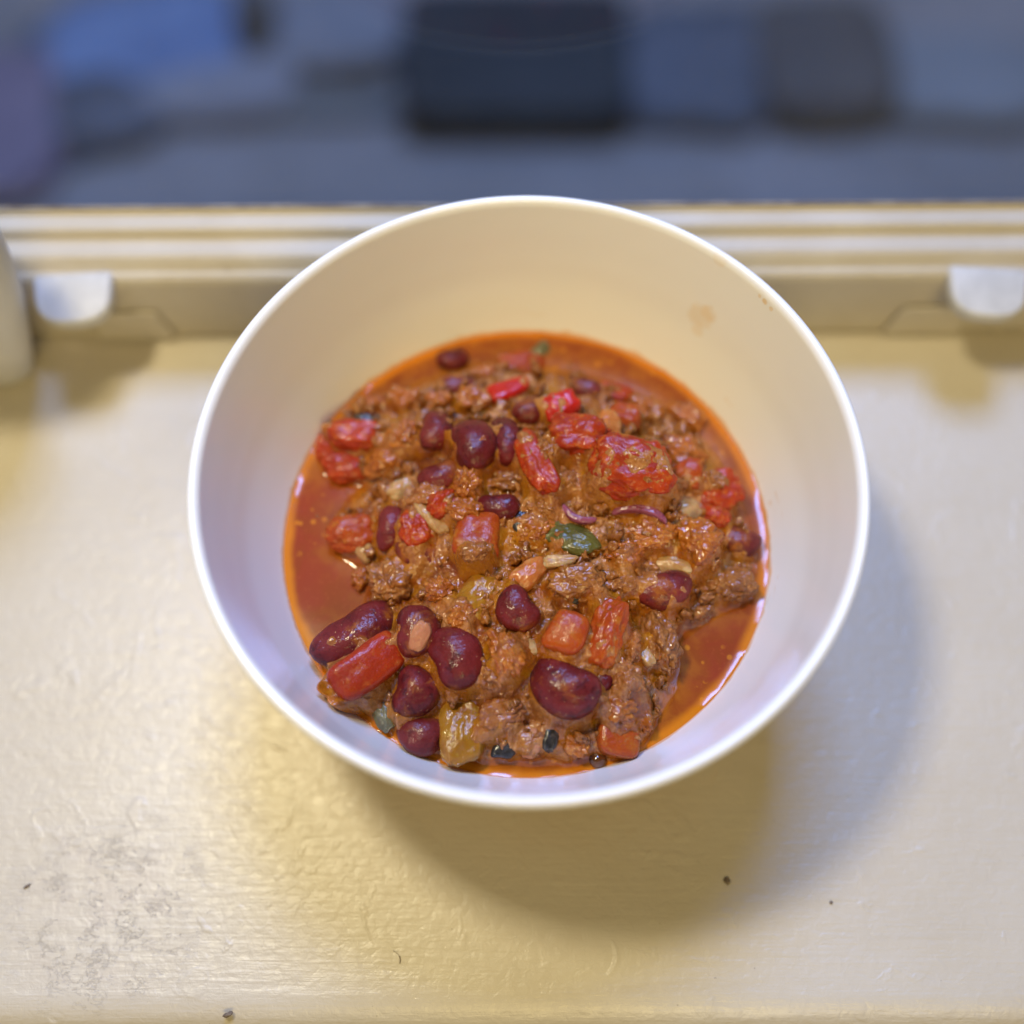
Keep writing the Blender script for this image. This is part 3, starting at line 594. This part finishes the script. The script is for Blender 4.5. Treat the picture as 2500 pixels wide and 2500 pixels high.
M_('meat', 899, 1042, 52, 34, 14, 'meat crumb resting on the orange-red tomato cube', T=.8, lift=2.2)
M_('meat_orange', 909, 830, 20, 18, 20, 'tiny tan crumb on top of the plump maroon bean', T=.8, lift=4.0)
M_('meat_orange', 872, 1160, 60, 50, 30, 'orange meat below the amber onion square', T=.8, lift=.5)
M_('meat_orange', 1180, 1040, 80, 54, 10, 'brown-orange meat right of the green pepper', T=.7, lift=.4)
M_('meat', 1160, 1100, 74, 58, -10, 'brown meat between the dark clump and the notched bean', T=.7, lift=.25)
M_('meat_orange', 1010, 1000, 64, 48, 20, 'orange meat left of the green pepper', T=.7, lift=.35)

# the sauce itself
N = 660
u = np.linspace(-1, 1, N); X, Y = np.meshgrid(u, u); x, y = X.ravel(), Y.ravel()
big = np.abs(x) > np.abs(y); r = np.where(big, x, y)
with np.errstate(divide='ignore', invalid='ignore'):
    ph = np.where(big, np.pi / 4 * (y / np.where(x == 0, 1, x)), np.pi / 2 - np.pi / 4 * (x / np.where(y == 0, 1, y)))
P2 = np.stack([r * np.cos(ph), r * np.sin(ph)], 1) * (RL + .0004)
R = np.hypot(P2[:, 0], P2[:, 1]); P3 = np.concatenate([P2, np.zeros((len(P2), 1))], 1)
s = sdist(P2); mound = sstep(-.0010, .0045, s + .0022 * fbm(P3 * 220, 3, 5))
wp = P3 + .0016 * np.stack([fbm(P3 * 260, 3, 31), fbm(P3 * 260, 3, 41), np.zeros(len(P3))], 1)
f1, id1 = worley(wp / .0050, 3, True); f2, id2 = worley(wp / .0023, 5, True); f3, id3 = worley(wp / .0011, 9, True)
cm = sstep(-.10, .25, fbm(P3 * 120, 3, 17) + .04)
b1 = np.sqrt(np.clip(1 - (f1 / .78) ** 2, 0, 1)) * (.35 + .65 * id1); b2 = np.sqrt(np.clip(1 - (f2 / .8) ** 2, 0, 1)) * (.3 + .7 * id2); b3 = np.sqrt(np.clip(1 - (f3 / .85) ** 2, 0, 1)) * (.3 + .7 * id3)
crumb = .0026 * b1 + .0011 * b2 * (.4 + .6 * b1) + .00055 * b3
soft = .0010 * fbm(P3 * 180, 4, 51) + .0005 * fbm(P3 * 500, 3, 61)
h = base_height(P2) + mound * (cm * (crumb - .0012) + (1 - cm) * soft + .00045 * fbm(P3 * 900, 2, 71)) + .00012 * fbm(P3 * 60, 2, 81)
# the sauce clings to the pieces: it rises round them to a soft fillet
K = 2 * HG + 1
G = HM.copy()
for _ in range(2):
    G = np.maximum.reduce([np.roll(np.roll(G, i, 0), j, 1) for i in (-1, 0, 1) for j in (-1, 0, 1)])
cx = (np.arange(K) - HG) * CELL; GX, GY = np.meshgrid(cx, cx); PG = np.stack([GX.ravel(), GY.ravel()], 1)
G = np.maximum(G, base_height(PG).reshape(K, K)); kx = np.exp(-.5 * (np.arange(-12, 13) / 3.4) ** 2); kx /= kx.sum()
G = np.apply_along_axis(lambda v: np.convolve(v, kx, 'same'), 0, G); G = np.apply_along_axis(lambda v: np.convolve(v, kx, 'same'), 1, G)
fx, fy = P2[:, 0] / CELL + HG, P2[:, 1] / CELL + HG; ix, iy = fx.astype(int), fy.astype(int); tx, ty = fx - ix, fy - iy
HB = G[iy, ix] * (1 - tx) * (1 - ty) + G[iy, ix + 1] * tx * (1 - ty) + G[iy + 1, ix] * (1 - tx) * ty + G[iy + 1, ix + 1] * tx * ty
cov = .5 + .5 * fbm(P3 * 170, 3, 111)
HB = HB - .0005 - .0022 * sstep(.25, .70, cov) + .0006 * fbm(P3 * 420, 4, 121) + .55 * cm * (crumb - .0014)
fil = sstep(-.0002, .0006, HB - h) * mound; h = np.where(mound > .02, np.maximum(h, h + (HB - h) * np.clip(mound * 1.3, 0, 1)), h)
h = np.maximum(h, ZL - .0003 + .0001 * fbm(P3 * 90, 2, 91))
men = np.exp(-(RL - R) / .0007) * sstep(.02, .40, fbm(P3 * 75, 3, 97)); h = h + .00030 * men + .00004 * np.exp(-(RL - R) / .0012)
meat = mound * cm * sstep(.0008, .0019, crumb) * (1 - .45 * fil); pool = 1 - sstep(.0001, .0016, h - ZL - .0010 * men - .0002)
oil = np.clip(sstep(RL - .0030, RL - .0006, R + .0009 * fbm(P3 * 120, 3, 15)) * .95, 0, 1)
turb = sstep(-.011, .0005, s + .004 * fbm(P3 * 150, 4, 131)) * .85 + .35 * sstep(.0, .05, P2[:, 1])
idx = np.arange(N * N).reshape(N, N)
Q = np.stack([idx[:-1, :-1].ravel(), idx[:-1, 1:].ravel(), idx[1:, 1:].ravel(), idx[1:, :-1].ravel()], 1)
out = 1 + .394 * np.maximum(h - ZL, 0) * sstep(.050, RL, R) / np.maximum(R, .01)      # where it stands higher it reaches out to the flaring wall
me = np_mesh('chili_sauce', np.stack([P2[:, 0] * out, P2[:, 1] * out, h], 1), Q)
for nm, a in (('meat', meat), ('pool', pool), ('oil', oil), ('turb', np.clip(turb, 0, 1))):
    at = me.attributes.new(nm, 'FLOAT', 'POINT'); at.data.foreach_set('value', a.astype(np.float32))
sauce = link('chili_sauce', me, M['sauce'])
tag(sauce, 'thick orange-brown chili sauce with red oily pools filling the white bowl', 'sauce', kind='stuff')

# uncountable small crumbs strewn over the mound
cv, cf = [], []; base = 0
def small(seed, sub):
    D3, F3 = ico(sub); o = seed * 5.1; w1, _ = worley(D3 * 1.6 + o, 5); w2, _ = worley(D3 * 3.6 + o, 6)
    return D3 * .5 * (.85 + .5 * fbm(D3 * 1.3 + o, 2, 2) + .6 * (.5 - w1) + .35 * (.5 - w2))[:, None], F3
SM = {sub: [small(i, sub) for i in range(12)] for sub in (2, 3)}
cnt = 0; r2 = random.Random(5)
while cnt < 620:
    x, y = r2.uniform(-.06, .06), r2.uniform(-.06, .06)
    P = np.array([[x, y]]); d = sdist(P)[0]
    if math.hypot(x, y) > .0585 or (d < .0008 and r2.random() > .10): continue
    if fbm(np.array([[x, y, 0]]) * 120, 3, 17)[0] < -.22: continue
    sz = r2.choice((.0010, .0013, .0017, .0022, .0028, .0038)) * r2.uniform(.8, 1.2)
    if d < .0008: sz = min(sz, .0016)
    v, F3 = SM[3 if sz > .0019 else 2][r2.randrange(12)]
    v = v * sz * np.array([r2.uniform(.9, 1.9), r2.uniform(.6, 1.1), r2.uniform(.6, 1)])
    v = v @ np.array(Euler((r2.uniform(0, 6), r2.uniform(0, 6), r2.uniform(0, 6))).to_matrix()).T
    z = float(base_height(P)[0]) + (r2.uniform(.0006, .0027) if d > .0008 else -sz * .25)
    cv.append(v + np.array([x, y, z])); cf.append(F3 + base); base += len(v); cnt += 1
cr = link('meat_crumbs', np_mesh('meat_crumbs', np.concatenate(cv), np.concatenate(cf)), M['meat'])
tag(cr, 'fine minced meat crumbs strewn through the chili in the bowl', 'minced meat', kind='stuff')

# bubble in the oil at the near edge
q = ray(1128, 1434, ZL); D, F = ico(4); V = D * np.array([.0021, .0021, .0015])
k = NT('oil_bubble'); k.set(Base_Color=(.20, .07, .015), Roughness=.03, Coat_Weight=1.0, Coat_Roughness=.02, Transmission_Weight=.55, IOR=1.35)
tag(link('bubble', np_mesh('bubble', V, F), k.m, None, (q[0], q[1], ZL + .0003)), 'small round dark bubble in the oil at the near bowl wall', 'bubble')

# ------------------------------------------------------------------ specks on the sill
SP = simple('dark_speck', (.14, .10, .07), (.26, .20, .14), 900, .7, 2000, .0001)
def speck(px, py, s, label, sq=(1, 1, .5), rot=0):
    q = ray(px, py, 0); D, F = ico(3); V = D * (1 + .5 * fbm(D * 2.3 + px * .1, 3, 2))[:, None] * s * np.array(sq)
    tag(link('crumb', np_mesh('crumb', V, F), SP, None, (q[0], q[1], s * sq[2] * .5), (0, 0, rot)), label, 'crumb', 'specks on the sill')
speck(1372, 1662, .0008, 'round brown speck alone on the sill in front of the bowl')
speck(430, 1914, .0009, 'dark jagged fleck at the front edge of the sill', (1.3, .6, .5), .3)
speck(52, 1672, .0007, 'grey fleck beside the scuffed paint on the sill', (1.3, .5, .4), .6)
speck(1568, 1703, .0004, 'tiny dark dot on the sill right of the brown speck')
V = []; Q = []; ring = np.linspace(0, 2 * np.pi, 6, endpoint=False)
pts = [ray(742, 1794, .0002), ray(751, 1800, .0005), ray(755, 1809, .0004), ray(754, 1818, .0002)]
hp = smooth_profile(np.array(pts), 6)
for p in hp:
    for a in ring: V.append((p[0] + .00011 * math.cos(a), p[1], p[2] + .00011 * math.sin(a)))
for i in range(len(hp) - 1):
    for j in range(6): Q.append((i * 6 + j, i * 6 + (j + 1) % 6, (i + 1) * 6 + (j + 1) % 6, (i + 1) * 6 + j))
tag(link('hair', np_mesh('hair', np.array(V), np.array(Q)), SP), 'short curved brown hair lying on the sill in front of the bowl', 'hair')
